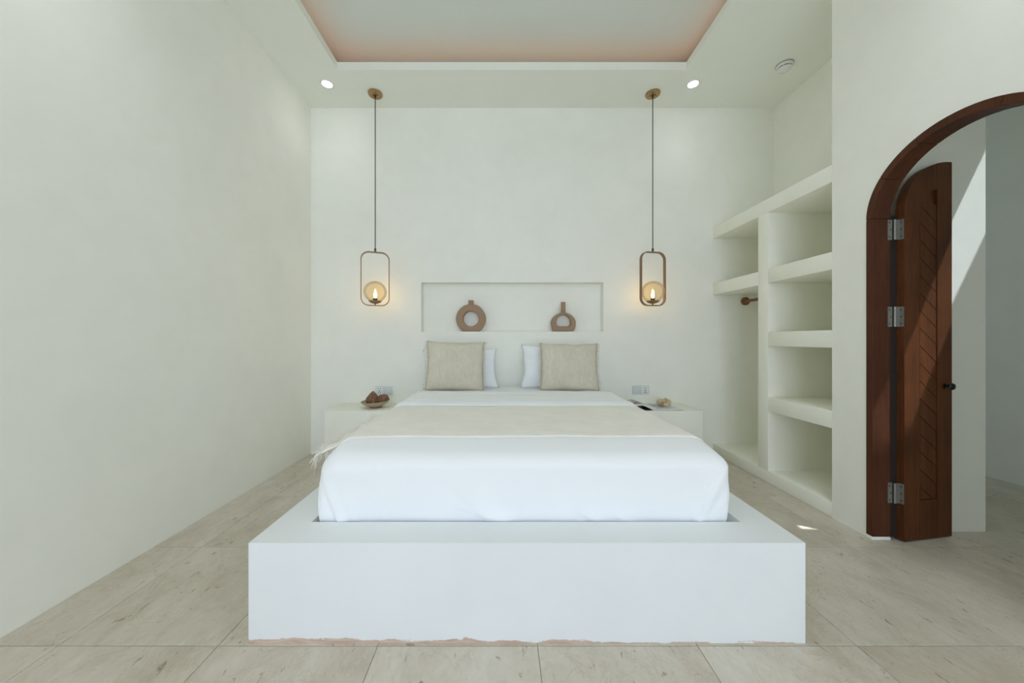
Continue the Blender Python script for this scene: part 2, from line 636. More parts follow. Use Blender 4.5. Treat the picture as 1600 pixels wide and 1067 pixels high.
# ------------------------------------------------------------------ bed platform
BX0, BX1, BY0, BZ = -0.972, 1.160, 1.306, 0.384
RX0, RX1, RY0, RZ = -0.815, 1.017, 1.457, 0.335
bm = bmesh.new()
P = lambda x, y, z: bm.verts.new((x, y, z))
BYB = YB - 0.003
o_ = [(BX0, BY0), (BX1, BY0), (BX1, BYB), (BX0, BYB)]
i_ = [(RX0, RY0), (RX1, RY0), (RX1, BYB), (RX0, BYB)]
ob = [P(x, y, 0) for x, y in o_]
ot = [P(x, y, BZ) for x, y in o_]
it = [P(x, y, BZ) for x, y in i_]
ib = [P(x, y, RZ) for x, y in i_]
bm.faces.new(ob[::-1])
for k in range(3):
    bm.faces.new((ob[k], ob[k + 1], ot[k + 1], ot[k]))
bm.faces.new((ob[3], ob[0], ot[0], ot[3]))if False else None
bm.faces.new((ob[0], ot[0], ot[3], ob[3]))
bm.faces.new((ot[0], ot[1], it[1], it[0]))
bm.faces.new((ot[1], ot[2], it[2], it[1]))
bm.faces.new((ot[3], ot[0], it[0], it[3]))
bm.faces.new((it[0], it[1], ib[1], ib[0]))
bm.faces.new((it[1], it[2], ib[2], ib[1]))
bm.faces.new((it[3], it[0], ib[0], ib[3]))
bm.faces.new(ib)
# rounded arrises
es = [ed for ed in bm.edges if all(vv.co.z > BZ - 1e-4 for vv in ed.verts) and ed.is_manifold]
es += [ed for ed in bm.edges if abs(ed.verts[0].co.y - BY0) < 1e-4 and abs(ed.verts[1].co.y - BY0) < 1e-4 and abs(ed.verts[0].co.z - ed.verts[1].co.z) > 0.1]
es = [ed for ed in set(es) if ed.is_manifold and ed.calc_face_angle(0) > 0.5]
bmesh.ops.bevel(bm, geom=es, offset=0.004, segments=2, profile=0.5, affect='EDGES')
plat = obj('bed_platform', bm, M_BASE, smooth=True)
tag(plat, 'wide white plaster bed platform with a brown stain along its foot', 'bed base')

# ------------------------------------------------------------------ mattress in white sheet
MX0, MX1, MY0, MY1, MZ0, MZ1 = -0.812, 0.996, 1.462, 3.44, RZ, 0.692


def grid_box(xs, ys, zs):
    idx = {}
    vs = []
    fs = []

    def vid(i, j, k):
        key = (i, j, k)
        if key not in idx:
            idx[key] = len(vs)
            vs.append((xs[i], ys[j], zs[k]))
        return idx[key]
    nx, ny, nz = len(xs) - 1, len(ys) - 1, len(zs) - 1
    for i in range(nx):
        for j in range(ny):
            fs.append((vid(i, j, 0), vid(i, j + 1, 0), vid(i + 1, j + 1, 0), vid(i + 1, j, 0)))
            fs.append((vid(i, j, nz), vid(i + 1, j, nz), vid(i + 1, j + 1, nz), vid(i, j + 1, nz)))
    for i in range(nx):
        for k in range(nz):
            fs.append((vid(i, 0, k), vid(i + 1, 0, k), vid(i + 1, 0, k + 1), vid(i, 0, k + 1)))
            fs.append((vid(i, ny, k), vid(i, ny, k + 1), vid(i + 1, ny, k + 1), vid(i + 1, ny, k)))
    for j in range(ny):
        for k in range(nz):
            fs.append((vid(0, j, k), vid(0, j, k + 1), vid(0, j + 1, k + 1), vid(0, j + 1, k)))
            fs.append((vid(nx, j, k), vid(nx, j + 1, k), vid(nx, j + 1, k + 1), vid(nx, j, k + 1)))
    return vs, fs


def lin(a, b, n):
    return [a + (b - a) * i / n for i in range(n + 1)]


def seg_d(px, pz, a, b):
    ax, az = a; bx, bz = b
    dx, dz = bx - ax, bz - az
    tt = max(0, min(1, ((px - ax) * dx + (pz - az) * dz) / (dx * dx + dz * dz)))
    cx, cz = ax + dx * tt, az + dz * tt
    side = (px - ax) * dz - (pz - az) * dx
    return math.hypot(px - cx, pz - cz), tt, (1 if side > 0 else -1)


# creases of the tucked sheet on the front face, in x/z of that face: (a, b, width, height)
def fx(px): return (px - 785) / 365.0
def fz(py): return CZ - (py - 530) / 365.0
CREASES = [
    ((fx(500), fz(735)), (fx(528), fz(815)), 0.010, 0.007),
    ((fx(507), fz(740)), (fx(516), fz(800)), 0.012, -0.003),
    ((fx(1136), fz(722)), (fx(1093), fz(815)), 0.010, 0.008),
    ((fx(1105), fz(735)), (fx(1098), fz(790)), 0.012, 0.003),
    ((fx(1150), fz(760)), (fx(1112), fz(812)), 0.016, 0.004),
    ((fx(700), fz(745)), (fx(765), fz(812)), 0.022, 0.004),
    ((fx(710), fz(790)), (fx(790), fz(816)), 0.012, 0.004),
    ((fx(585), fz(716)), (fx(590), fz(765)), 0.012, 0.0025),
    ((fx(900), fz(795)), (fx(930), fz(815)), 0.010, 0.0035),
    ((fx(955), fz(800)), (fx(975), fz(815)), 0.010, 0.003),
    ((fx(541), fz(770)), (fx(548), fz(812)), 0.010, 0.003),
]
xs = lin(0, 1, 230); ys = lin(0, 1, 90); zs = lin(0, 1, 46)
xs = [MX0 + (MX1 - MX0) * x for x in xs]
ys = [MY0 + (MY1 - MY0) * (y ** 1.25) for y in ys]
zs = [MZ0 + (MZ1 - MZ0) * z for z in zs]
vs, fs = grid_box(xs, ys, zs)
nv = []
for (x, y, z) in vs:
    tz = (z - MZ0) / (MZ1 - MZ0)
    rv = 0.055 + 0.05 * tz          # vertical corner radius
    sm = max(0.0, min(1.0, (tz - 0.15) / 0.7)); sm = sm * sm * (3 - 2 * sm)
    soft = max(0, 1 - (x - MX0) / 0.5)
    rt = 0.042 + (0.022 + 0.030 * soft) * sm
    ins = (max(MX0 + rt, min(MX1 - rt, x)), max(MY0 + rt, min(MY1 - rt, y)), max(MZ0 + rt, min(MZ1 - rt, z)))
    d = Vector((x - ins[0], y - ins[1], z - ins[2]))
    if d.length > 1e-9:
        # side walls: keep vertical corner radius
        q = Vector(ins) + d.normalized() * rt
    else:
        q = Vector((x, y, z))
    nrm = d.normalized() if d.length > 1e-9 else Vector((0, 0, 1))
    # bulge of the sides, tuck at the bottom
    bul = 0.0
    if tz < 0.55:
        bul = -0.018 * ((0.55 - tz) / 0.55) ** 2
    side = Vector((nrm.x, nrm.y, 0))
    q += side * bul
    nz = noise.noise(Vector((q.x * 3.0, q.y * 3.0, q.z * 4.0))) * 0.0035
    nz += noise.noise(Vector((q.x * 9.0 + 3, q.y * 7.0, q.z * 8.0))) * 0.0012
    front = max(0.0, -nrm.y)
    if front > 0.05:
        nz += noise.noise(Vector((q.x * 5.0 + q.z * 6, 2.0, q.z * 3.0))) * 0.004 * front
        # vertical soft pleats low on the face
        nz += noise.noise(Vector((q.x * 14.0, 5.0, q.z * 2.0))) * 0.003 * front * max(0, 0.6 - tz)
        for a, b, wd, h in CREASES:
            dd, tt, sd_ = seg_d(q.x, q.z, a, b)
            fall = math.exp(-(dd / wd) ** 2) if sd_ > 0 else math.exp(-(dd / (wd * 3.0)) ** 2)
            nz += 1.7 * h * fall * front * min(1, 0.35 + tt * 1.2)
    q += nrm * nz
    up = max(0.0, (q.z - 0.52) / 0.17)
    q.z -= 0.034 * math.exp(-((max(0.0, q.y - MY0)) / 0.13) ** 2) * up
    q.z -= 0.010 * (math.exp(-(max(0.0, q.x - MX0) / 0.07) ** 2) + math.exp(-(max(0.0, MX1 - q.x) / 0.07) ** 2)) * up
    nv.append(q)
me = bpy.data.meshes.new('mattress')
me.from_pydata([tuple(p) for p in nv], [], fs)
bm = bmesh.new(); bm.from_mesh(me)
bmesh.ops.recalc_face_normals(bm, faces=bm.faces[:])
matt_bvh = BVHTree.FromBMesh(bm)
bpy.data.meshes.remove(me)
mattress = obj('mattress', bm, M_SHEET, smooth='all', fix=False)
tag(mattress, 'thick mattress in a tucked white sheet set into the white platform', 'mattress')


def top_z(x, y):
    h = matt_bvh.ray_cast(Vector((x, y, 2.0)), Vector((0, 0, -1)))
    return h[0].z if h[0] is not None else None


# sheet turn-down: thin white duvet layer between throw and pillows
bm = bmesh.new()
nx, ny = 120, 50
rows = []
for j in range(ny + 1):
    row = []
    y = 2.41 + (3.03 - 2.41) * j / ny
    for i in range(nx + 1):
        x = MX0 + 0.01 + (MX1 - MX0 - 0.02) * i / nx
        z0 = top_z(x, y) or 0.6
        edge = min(1, (1 - abs(2 * i / nx - 1)) * 14) ** 0.5
        ey = min(1, (1 - abs(2 * j / ny - 1)) * 6) ** 0.5
        h = 0.020 * edge * ey
        h += 0.005 * noise.noise(Vector((x * 3.2, y * 11, 1))) * edge * ey
        fold = math.exp(-((y - (2.86 + 0.03 * math.sin(x * 2.1))) / 0.02) ** 2) * 0.006 * ey * edge
        row.append(bm.verts.new((x, y, z0 + 0.001 + max(0.0, h + fold))))
    rows.append(row)
for j in range(ny):
    for i in range(nx):
        bm.faces.new((rows[j][i], rows[j][i + 1], rows[j + 1][i + 1], rows[j + 1][i]))
duv = obj('duvet', bm, M_SHEET, smooth='all')
tag(duv, 'folded white duvet lying between the pillows and the cream throw', 'duvet')

# ------------------------------------------------------------------ throw across the bed
bm = bmesh.new()
nx, ny = 200, 60
prof = []      # parameter along x
XW0, XW1 = -0.800, MX1 - 0.012
rows = []
LEN_L = 0.115


def thr_front(x):
    return 1.655 + 0.008 * math.sin(x * 2.3 + 0.4) + 0.004 * math.sin(x * 9.1)


for j in range(ny + 1):
    row = []
    for i in range(nx + 1):
        s_ = -0.858 + (XW1 + 0.858) * i / nx
        over_ = max(0.0, -0.765 - s_)
        y0 = thr_front(s_) - 0.35 * over_
        y1 = 2.385 + 0.006 * math.sin(s_ * 3.0)
        y = y0 + (y1 - y0) * j / ny
        over = max(0.0, -0.785 - s_)
        z = top_z(max(s_, -0.785), y) - 0.36 * over + 0.006 * math.sin(y * 31) * over / 0.07
        z += 0.0055 + 0.0012 * noise.noise(Vector((s_ * 4, y * 16, 3)))
        row.append(bm.verts.new((s_, y, z)))
    rows.append(row)
for j in range(ny):
    for i in range(nx):
        bm.faces.new((rows[j][i], rows[j][i + 1], rows[j + 1][i + 1], rows[j + 1][i]))
left_edge = [rows[j][0].co.copy() for j in range(ny + 1)]
front_edge = [rows[0][i].co.copy() for i in range(nx + 1)]
bmesh.ops.recalc_face_normals(bm, faces=bm.faces[:])
if sum(f.normal.z for f in bm.faces) < 0:
    bmesh.ops.reverse_faces(bm, faces=bm.faces[:])
# give the cloth thickness downwards
g = bmesh.ops.solidify(bm, geom=bm.faces[:], thickness=0.005)
throw = obj('throw_blanket', bm, M_THROW, smooth='all')
tag(throw, 'cream woven throw laid across the foot half of the bed', 'throw')
bm = bmesh.new()
for k in range(420):
    u = (k / 419.0) ** 1.35 * ny
    j = min(int(u), ny - 1)
    p = left_edge[j].lerp(left_edge[j + 1], u - j)
    ln = random.uniform(0.028, 0.058)
    dx = random.uniform(-0.9, 0.7)
    dr = random.uniform(-0.3, 1.3)
    near = max(0, 1 - k / 30.0)
    pts = [p]
    for q_ in range(1, 5):
        f_ = q_ / 4
        pts.append(p + Vector((-ln * f_ * (0.55 + 0.3 * near), dx * ln * f_ * 0.6 - near * 0.012 * f_,
                               -ln * f_ * f_ * dr * (1.3 + near) + 0.012 * near * math.sin(f_ * 3) * random.uniform(-0.4, 1))))
    add_tube(bm, pts, 0.0013, 4, [1, 1, 1, 1, 0.7])
fr = obj('fringe', bm, M_FRINGE, throw, smooth='all')
fr['kind'] = 'stuff'
# raised front hem
bm = bmesh.new()
add_tube(bm, [p + Vector((0, 0.003, -0.0008)) for p in front_edge[4:]], 0.0016, 6)
hm = obj('hem', bm, M_THROW, throw, smooth='all')

# ------------------------------------------------------------------ pillows
def pillow_bm(wd, ht, th, n=44, pinch=0.05, seed=0, wr=0.004, crisp=0.42):
    bm = bmesh.new()
    front = {}
    back = {}
    for i in range(n + 1):
        for j in range(n + 1):
            u = -1 + 2 * i / n; v_ = -1 + 2 * j / n
            x = wd / 2 * u * (1 - pinch * (1 - v_ * v_) * abs(u) ** 2)
            z = ht / 2 * v_ * (1 - pinch * (1 - u * u) * abs(v_) ** 2)
            tt = ((1 - u ** 4) * (1 - v_ ** 4)) ** crisp
            tk = th / 2 * tt * (1 - 0.25 * (u * u + v_ * v_) / 2)
            w_ = wr * noise.noise(Vector((x * 7 + seed, z * 7, seed))) * 2 * tt ** 0.5
            w_ += wr * 1.2 * noise.noise(Vector((x * 3 + z * 20 * u + seed, z * 5 + v_ * 2, seed + 4))) * tt ** 0.5
            x += wr * noise.noise(Vector((z * 9, seed, 1)))*1.4
            z += wr * noise.noise(Vector((x * 9, seed, 7)))*1.4
            fv = bm.verts.new((x, -tk - w_, z + ht / 2))
            front[i, j] = fv
            if i in (0, n) or j in (0, n):
                back[i, j] = fv
            else:
                back[i, j] = bm.verts.new((x, tk + w_ * 0.5, z + ht / 2))
    for i in range(n):
        for j in range(n):
            bm.faces.new((front[i, j], front[i + 1, j], front[i + 1, j + 1], front[i, j + 1]))
            bm.faces.new((back[i, j], back[i, j + 1], back[i + 1, j + 1], back[i + 1, j]))
    edges = {'l': [front[0, j].co.copy() for j in range(n + 1)], 'r': [front[n, j].co.copy() for j in range(n + 1)],
             't': [front[i, n].co.copy() for i in range(n + 1)], 'b': [front[i, 0].co.copy() for i in range(n + 1)]}
    return bm, edges


def pillow(name, loc, wd, ht, th, m, lean, rz, ry, seed, label, cat, fringe=False):
    bm, ed = pillow_bm(wd, ht, th, seed=seed, wr=0.005 if fringe else 0.008, pinch=0.05 if fringe else 0.08, crisp=0.42 if fringe else 0.5)
    o = obj(name, bm, m, smooth='all')
    o.location = loc
    o.rotation_euler = (lean, ry, rz)
    tag(o, label, cat)
    if fringe:
        bm = bmesh.new()
        rr = random.Random(seed)
        for side, nx_, nz_ in (('l', -1, 0), ('r', 1, 0)):
            pts = ed[side]
            for k in range(120):
                u = k / 119 * (len(pts) - 1)
                j = min(int(u), len(pts) - 2)
                p = pts[j].lerp(pts[j + 1], u - j)
                ln = rr.uniform(0.010, 0.034)
                q1 = p + Vector((nx_ * ln * 0.5, rr.uniform(-0.006, 0.002), rr.uniform(-0.006, 0.004)))
                q2 = q1 + Vector((nx_ * ln * 0.4, rr.uniform(-0.004, 0.004), rr.uniform(-0.012, 0.002)))
                add_tube(bm, [p, q1, q2], 0.0013, 4, [1, 1, 0.6])
        for side in 'tb':
            add_tube(bm, ed[side][::2], 0.0022, 5)
        f = obj('fringe', bm, M_CFRINGE, o, smooth='all')
        f['kind'] = 'stuff'
    return o


pillow('pillow', (-0.400, 3.225, 0.698), 0.72, 0.385, 0.13, M_PCASE, -0.28, 0.03, -0.02, 3,
       'white pillow behind the left oatmeal cushion', 'pillow')
pillow('pillow', (0.530, 3.225, 0.698), 0.71, 0.42, 0.13, M_PCASE, -0.27, -0.03, 0.02, 9,
       'white pillow behind the right oatmeal cushion', 'pillow')
pillow('cushion', (-0.432, 3.060, 0.700), 0.525, 0.45, 0.14, M_CUSH, -0.20, 0.04, 0.02, 15,
       'left oatmeal woven cushion with fringed edges, under the ring vase', 'cushion', True)
pillow('cushion', (0.604, 3.060, 0.700), 0.525, 0.435, 0.13, M_CUSH, -0.22, -0.03, 0.01, 21,
       'right oatmeal woven cushion with fringed edges, under the bottle-necked vase', 'cushion', True)

# ------------------------------------------------------------------ vases in the niche
def slab_loops(outer, inner, depth, bev):
    """closed outline with a hole, extruded in y; outer/inner lists of (x, z) with equal length"""
    bm = bmesh.new()
    n = len(outer)

    def ring(lst, y, k):
        cx = sum(p[0] for p in lst) / n; cz = sum(p[1] for p in lst) / n
        return [bm.verts.new((cx + (p[0] - cx) * k, y, cz + (p[1] - cz) * k)) for p in lst]
    h = depth / 2
    seq = []
    for y, ko, in ((-h, 0), (-h + bev * 0.3, 0.6), (-h + bev, 1), (h - bev, 1), (h - bev * 0.3, 0.6), (h, 0)):
        seq.append((y, ko))
    O = []; I = []
    for y, ko in seq:
        o_l = []
        i_l = []
        for (a, b) in zip(outer, inner):
            d = Vector((b[0] - a[0], b[1] - a[1])); L = d.length
            off = bev * (1 - ko)
            d /= L
            o_l.append(bm.verts.new((a[0] + d.x * off, y, a[1] + d.y * off)))
            i_l.append(bm.verts.new((b[0] - d.x * off, y, b[1] - d.y * off)))
        O.append(o_l); I.append(i_l)
    for L in (O, I):
        for A, B in zip(L, L[1:]):
            for k in range(n):
                bm.faces.new((A[k], A[(k + 1) % n], B[(k + 1) % n], B[k]))
    for A, B in ((O[0], I[0]), (O[-1], I[-1])):
        for k in range(n):
            bm.faces.new((A[k], A[(k + 1) % n], B[(k + 1) % n], B[k]))
    return bm


SV = 1 / 150.7
VY = YB + 0.052


def vase(px, outer, inner, label, neck, nw):
    x = (px - 785) * SV
    o = empty('vase', (x, VY, NZ0 + 0.001))
    tag(o, label, 'vase')
    obj('body', slab_loops(outer, inner, 0.062, 0.010), M_CLAY, o, smooth=True)
    bm = bmesh.new()
    z0, z1 = neck
    add_lathe(bm, [(nw * 0.62, z0), (nw * 0.5, z0 + (z1 - z0) * 0.35), (nw * 0.5, z1 - 0.004), (nw * 0.47, z1), (nw * 0.36, z1), (nw * 0.34, z1 - 0.02), (0, z1 - 0.022)], 28)
    obj('neck', bm, M_CLAY, o, smooth=True)
    return o


n = 96
R1, r1, cz1 = 0.153, 0.079, 0.130
outer = []; inner = []
for k in range(n):
    a = 2 * PI * k / n
    outer.append((R1 * math.cos(a), max(0.0, cz1 + R1 * math.sin(a))))
    inner.append((r1 * math.cos(a), cz1 + r1 * math.sin(a)))
vase(736, outer, inner, 'round ring-shaped tan clay vase standing on the left in the niche', (cz1 + R1 * 0.93, 0.322), 0.054)
outer = []; inner = []
for k in range(n):
    a = 2 * PI * k / n
    c_, s_ = math.cos(a), math.sin(a)
    zz = 0.085 + 0.112 * s_ if s_ > 0 else 0.085 + 0.10 * s_
    xx = 0.126 * (abs(c_) ** (1.08 if s_ > 0 else 0.38)) * (1 if c_ > 0 else -1)
    outer.append((xx, max(0.0, zz)))
    if s_ >= 0:
        inner.append((0.074 * c_, 0.092 + 0.078 * s_))
    else:
        inner.append((0.074 * (abs(c_) ** 0.45) * (1 if c_ > 0 else -1), 0.092 - 0.040 * (abs(s_) ** 0.55)))
vase(880, outer, inner, 'tan clay vase with half-moon hole and tall neck, right in the niche', (0.180, 0.306), 0.046)

# ------------------------------------------------------------------ wall sockets
def wall_plate(cx, cz, flip, label):
    o = empty('wall_socket', (cx, YB, cz))
    tag(o, label, 'wall socket')
    obj('plate', box(-0.086, 0.086, -0.009, 0, -0.046, 0.046, 0.003), M_PLATE, o, smooth=True)
    s = -1 if flip else 1
    a, b = sorted((s * 0.006, s * 0.080))
    obj('socket_face', box(a, b, -0.0115, -0.008, -0.039, 0.039, 0.002), M_PLASTIC, o, smooth=True)
    a2, b2 = sorted((-s * 0.006, -s * 0.080))
    obj('rocker_switch', box(a2, b2, -0.0125, -0.008, -0.039, 0.039, 0.003), M_PLATE, o, smooth=True)
    c = (a + b) / 2
    for hx, hz, w_, h_ in ((-0.010, 0.022, 0.0035, 0.0035), (0.010, 0.022, 0.0035, 0.0035), (0, -0.003, 0.004, 0.006), (-0.010, -0.024, 0.0035, 0.0045), (0.010, -0.024, 0.0035, 0.0045)):
        obj('socket_hole', box(c + hx - w_, c + hx + w_, -0.0123, -0.010, hz - h_, hz + h_), M_HOLE, o)
    return o


wall_plate((600 - 785) / 153, CZ - (610.0 - 530) / 153, True, 'white double wall socket behind the bowl of pods')
wall_plate((1001 - 785) / 153, CZ - (609 - 530) / 153, False, 'white double wall socket above the open magazine')

# ------------------------------------------------------------------ bowl with pods
M_BOWL = wood('bowl_wood', (0.26, 0.19, 0.11), (0.52, 0.42, 0.28), 0.5, 'X', scale=0.6)
M_POD = mat('pod_husk', (0.24, 0.115, 0.065), 0.75)
t = NT(M_POD)
v = t.coord((1, 1, 0.5))
nn = t.noise(v, 60, 5, 0.7, 0.5)
t.l(t.ramp(nn, [(0.3, (0.10, 0.045, 0.022)), (0.55, (0.24, 0.125, 0.07)), (0.75, (0.36, 0.20, 0.12))]), t.b.inputs['Base Color'])
t.bump(nn, 0.6, 0.006)
bx, by = (587.5 - 785) / 164.6, 3.235
bowl = empty('wooden_bowl', (bx, by, LZ))
tag(bowl, 'shallow wooden bowl holding two brown pods on the left bedside ledge', 'bowl')
bm = bmesh.new()
add_lathe(bm, [(0, 0.016), (0.055, 0.014), (0.09, 0.028), (0.115, 0.046), (0.131, 0.066), (0.127, 0.067), (0.108, 0.050), (0.08, 0.033), (0.045, 0.023), (0, 0.022)], 48)
obj('dish', bm, M_BOWL, bowl, smooth=True).rotation_euler = (0.03, -0.05, 0)
bm = bmesh.new()
add_lathe(bm, [(0, 0), (0.052, 0), (0.055, 0.004), (0.050, 0.019), (0, 0.019)], 36)
obj('foot', bm, wood('bowl_foot_wood', (0.13, 0.07, 0.03), (0.28, 0.17, 0.09), 0.5, 'X'), bowl, smooth=True)


def pod(prof, ridges, amp, loc, rot, label, seed):
    bm = bmesh.new()
    add_lathe(bm, prof, 60, f=lambda a, z: 1 + amp * math.cos(ridges * a) * (0.4 + 0.6 * abs(math.sin(z * 40))) + 0.05 * noise.noise(Vector((math.cos(a) * 2, math.sin(a) * 2, z * 20 + seed))))
    o = obj('seed_pod', bm, M_POD, smooth='all')
    o.location = loc
    o.rotation_euler = rot
    tag(o, label, 'pod')
    return o


pod([(0, 0), (0.030, 0.001), (0.050, 0.012), (0.060, 0.032), (0.058, 0.055), (0.044, 0.080), (0.025, 0.106), (0.008, 0.124), (0, 0.130)], 9, 0.035,
    (bx - 0.030, by - 0.012, LZ + 0.032), (0.08, 0.06, 0.4), 'pointed brown dried pod on the left in the wooden bowl', 1)
pod([(0, 0), (0.028, 0.002), (0.044, 0.014), (0.051, 0.034), (0.050, 0.056), (0.040, 0.074), (0.022, 0.084), (0.010, 0.080), (0, 0.078)], 7, 0.05,
    (bx + 0.073, by - 0.005, LZ + 0.040), (-0.2, 0.16, 1.1), 'squat blunt brown dried pod on the right in the wooden bowl', 5)

# ------------------------------------------------------------------ magazine with knot
def photo_mat(name, stops, sc_):
    m = mat(name, (0.6, 0.6, 0.6), 0.3)
    t = NT(m)
    v = t.coord((1, 1, 1))
    t.l(t.ramp(t.noise(v, sc_, 3, 0.5, 0.4), stops), t.b.inputs['Base Color'])
    return m


M_PAGEW = mat('page_paper', (0.72, 0.73, 0.72), 0.4)
M_PIC1 = photo_mat('page_picture_grey', [(0.35, (0.22, 0.23, 0.27)), (0.5, (0.42, 0.44, 0.48)), (0.65, (0.60, 0.62, 0.64))], 9)
M_PIC2 = photo_mat('page_picture_beach', [(0.38, (0.12, 0.09, 0.08)), (0.47, (0.42, 0.27, 0.20)), (0.53, (0.62, 0.52, 0.45)), (0.6, (0.30, 0.45, 0.50)), (0.75, (0.50, 0.62, 0.65))], 8)
M_COVER = mat('magazine_cover', (0.05, 0.055, 0.05), 0.3)
mg = empty('magazine', (1.385, 3.235, LZ), -0.03)
tag(mg, 'open glossy magazine lying on the right bedside ledge', 'magazine')
obj('cover', box(-0.255, 0.262, -0.138, 0.138, 0.0, 0.0016), M_COVER, mg)


def page_block(sign, arch, thick, name, m, z0=0.0016):
    bm = bmesh.new()
    n_ = 24
    up = []; lo = []
    for i in range(n_ + 1):
        u = i / n_
        x = sign * 0.257 * u
        z = z0 + thick * min(1, u * 8 + 0.15) * (1 - 0.4 * u) + arch * math.sin(min(1, u * 1.05) * PI) ** 1.3
        zl = z0 + max(0, arch * math.sin(min(1, u * 1.05) * PI) ** 1.3 - 0.002)
        up.append((x, z)); lo.append((x, zl))
    A = [[bm.verts.new((x, y, z)) for x, z in up] for y in (-0.134, 0.134)]
    B = [[bm.verts.new((x, y, min(z, up[i][1] - 0.0003))) for i, (x, z) in enumerate(lo)] for y in (-0.134, 0.134)]
    for i in range(n_):
        bm.faces.new((A[0][i], A[0][i + 1], A[1][i + 1], A[1][i]))
        bm.faces.new((B[0][i], B[1][i], B[1][i + 1], B[0][i + 1]))
        bm.faces.new((A[0][i], B[0][i], B[0][i + 1], A[0][i + 1]))
        bm.faces.new((A[1][i], A[1][i + 1], B[1][i + 1], B[1][i]))
    bm.faces.new((A[0][-1], B[0][-1], B[1][-1], A[1][-1]))
    o = obj(name, bm, m, mg, smooth=True)
    # printed picture, a thin leaf following the page
    bm = bmesh.new()
    lo_, hi_ = 3, n_ - 3
    R = []
    for y in (-0.095, 0.120):
        R.append([bm.verts.new((up[i][0], y, up[i][1] + 0.0006)) for i in range(lo_, hi_)])
    for i in range(len(R[0]) - 1):
        bm.faces.new((R[0][i], R[0][i + 1], R[1][i + 1], R[1][i]))
    obj('printed_picture', bm, M_PIC1 if sign > 0 else M_PIC2, o, smooth='all')
    return o


page_block(1, 0.0, 0.013, 'page_block', M_PAGEW)
page_block(-1, 0.044, 0.010, 'page_block', M_PAGEW)

M_KNOT = cloth('pale_carved_wood', (0.58, 0.47, 0.31), bump=0.3, var=0.16, ws=40)
bm = bmesh.new()
pts = []
for k in range(73):
    a = 2 * PI * k / 72
    r_ = 0.040 + 0.013 * math.cos(3 * a / 2 * 1)
    # trefoil-like loop
    x = (0.034 * math.sin(a) + 0.040 * math.sin(2 * a)) * 0.95
    y = (0.034 * math.cos(a) - 0.040 * math.cos(2 * a)) * 0.55
    z = -0.018 * math.sin(3 * a)
    pts.append((x, y, z))
ring_n = 12
bmr = []
P_ = [Vector(p) for p in pts[:-1]]
m_ = len(P_)
prev = Vector((0, 0, 1))
for i, p in enumerate(P_):
    d = (P_[(i + 1) % m_] - P_[i - 1]).normalized()
    a_ = (prev - d * prev.dot(d)).normalized(); prev = a_
    b_ = d.cross(a_)
    bmr.append([bm.verts.new(p + (a_ * math.cos(2 * PI * k / ring_n) + b_ * math.sin(2 * PI * k / ring_n)) * 0.0185) for k in range(ring_n)])
# close with best twist
last = bmr[-1]
best = min(range(ring_n), key=lambda s: sum((last[k].co - bmr[0][(k + s) % ring_n].co).length for k in range(ring_n)))
for i in range(m_):
    A = bmr[i]; B = bmr[(i + 1) % m_]
    sh_ = best if i == m_ - 1 else 0
    for k in range(ring_n):
        bm.faces.new((A[k], A[(k + 1) % ring_n], B[(k + 1 + sh_) % ring_n], B[(k + sh_) % ring_n]))
kn = obj('carved_knot', bm, M_KNOT, smooth='all')
kn.location = ((1038 - 785) / 163.0, 3.262, LZ + 0.044)
kn.rotation_euler = (0.12, 0.06, 0.5)
tag(kn, 'pale carved knot ornament resting on the open magazine', 'ornament')

# ------------------------------------------------------------------ pendant lamps
def rounded_rect(w_, h_, r_, n_=10):
    pts = []
    for cx, cz, a0 in ((w_ / 2 - r_, h_ / 2 - r_, 0), (-w_ / 2 + r_, h_ / 2 - r_, PI / 2), (-w_ / 2 + r_, -h_ / 2 + r_, PI), (w_ / 2 - r_, -h_ / 2 + r_, 1.5 * PI)):
        for k in range(n_ + 1):
            a = a0 + PI / 2 * k / n_
            pts.append((cx + r_ * math.cos(a), cz + r_ * math.sin(a)))
    return pts


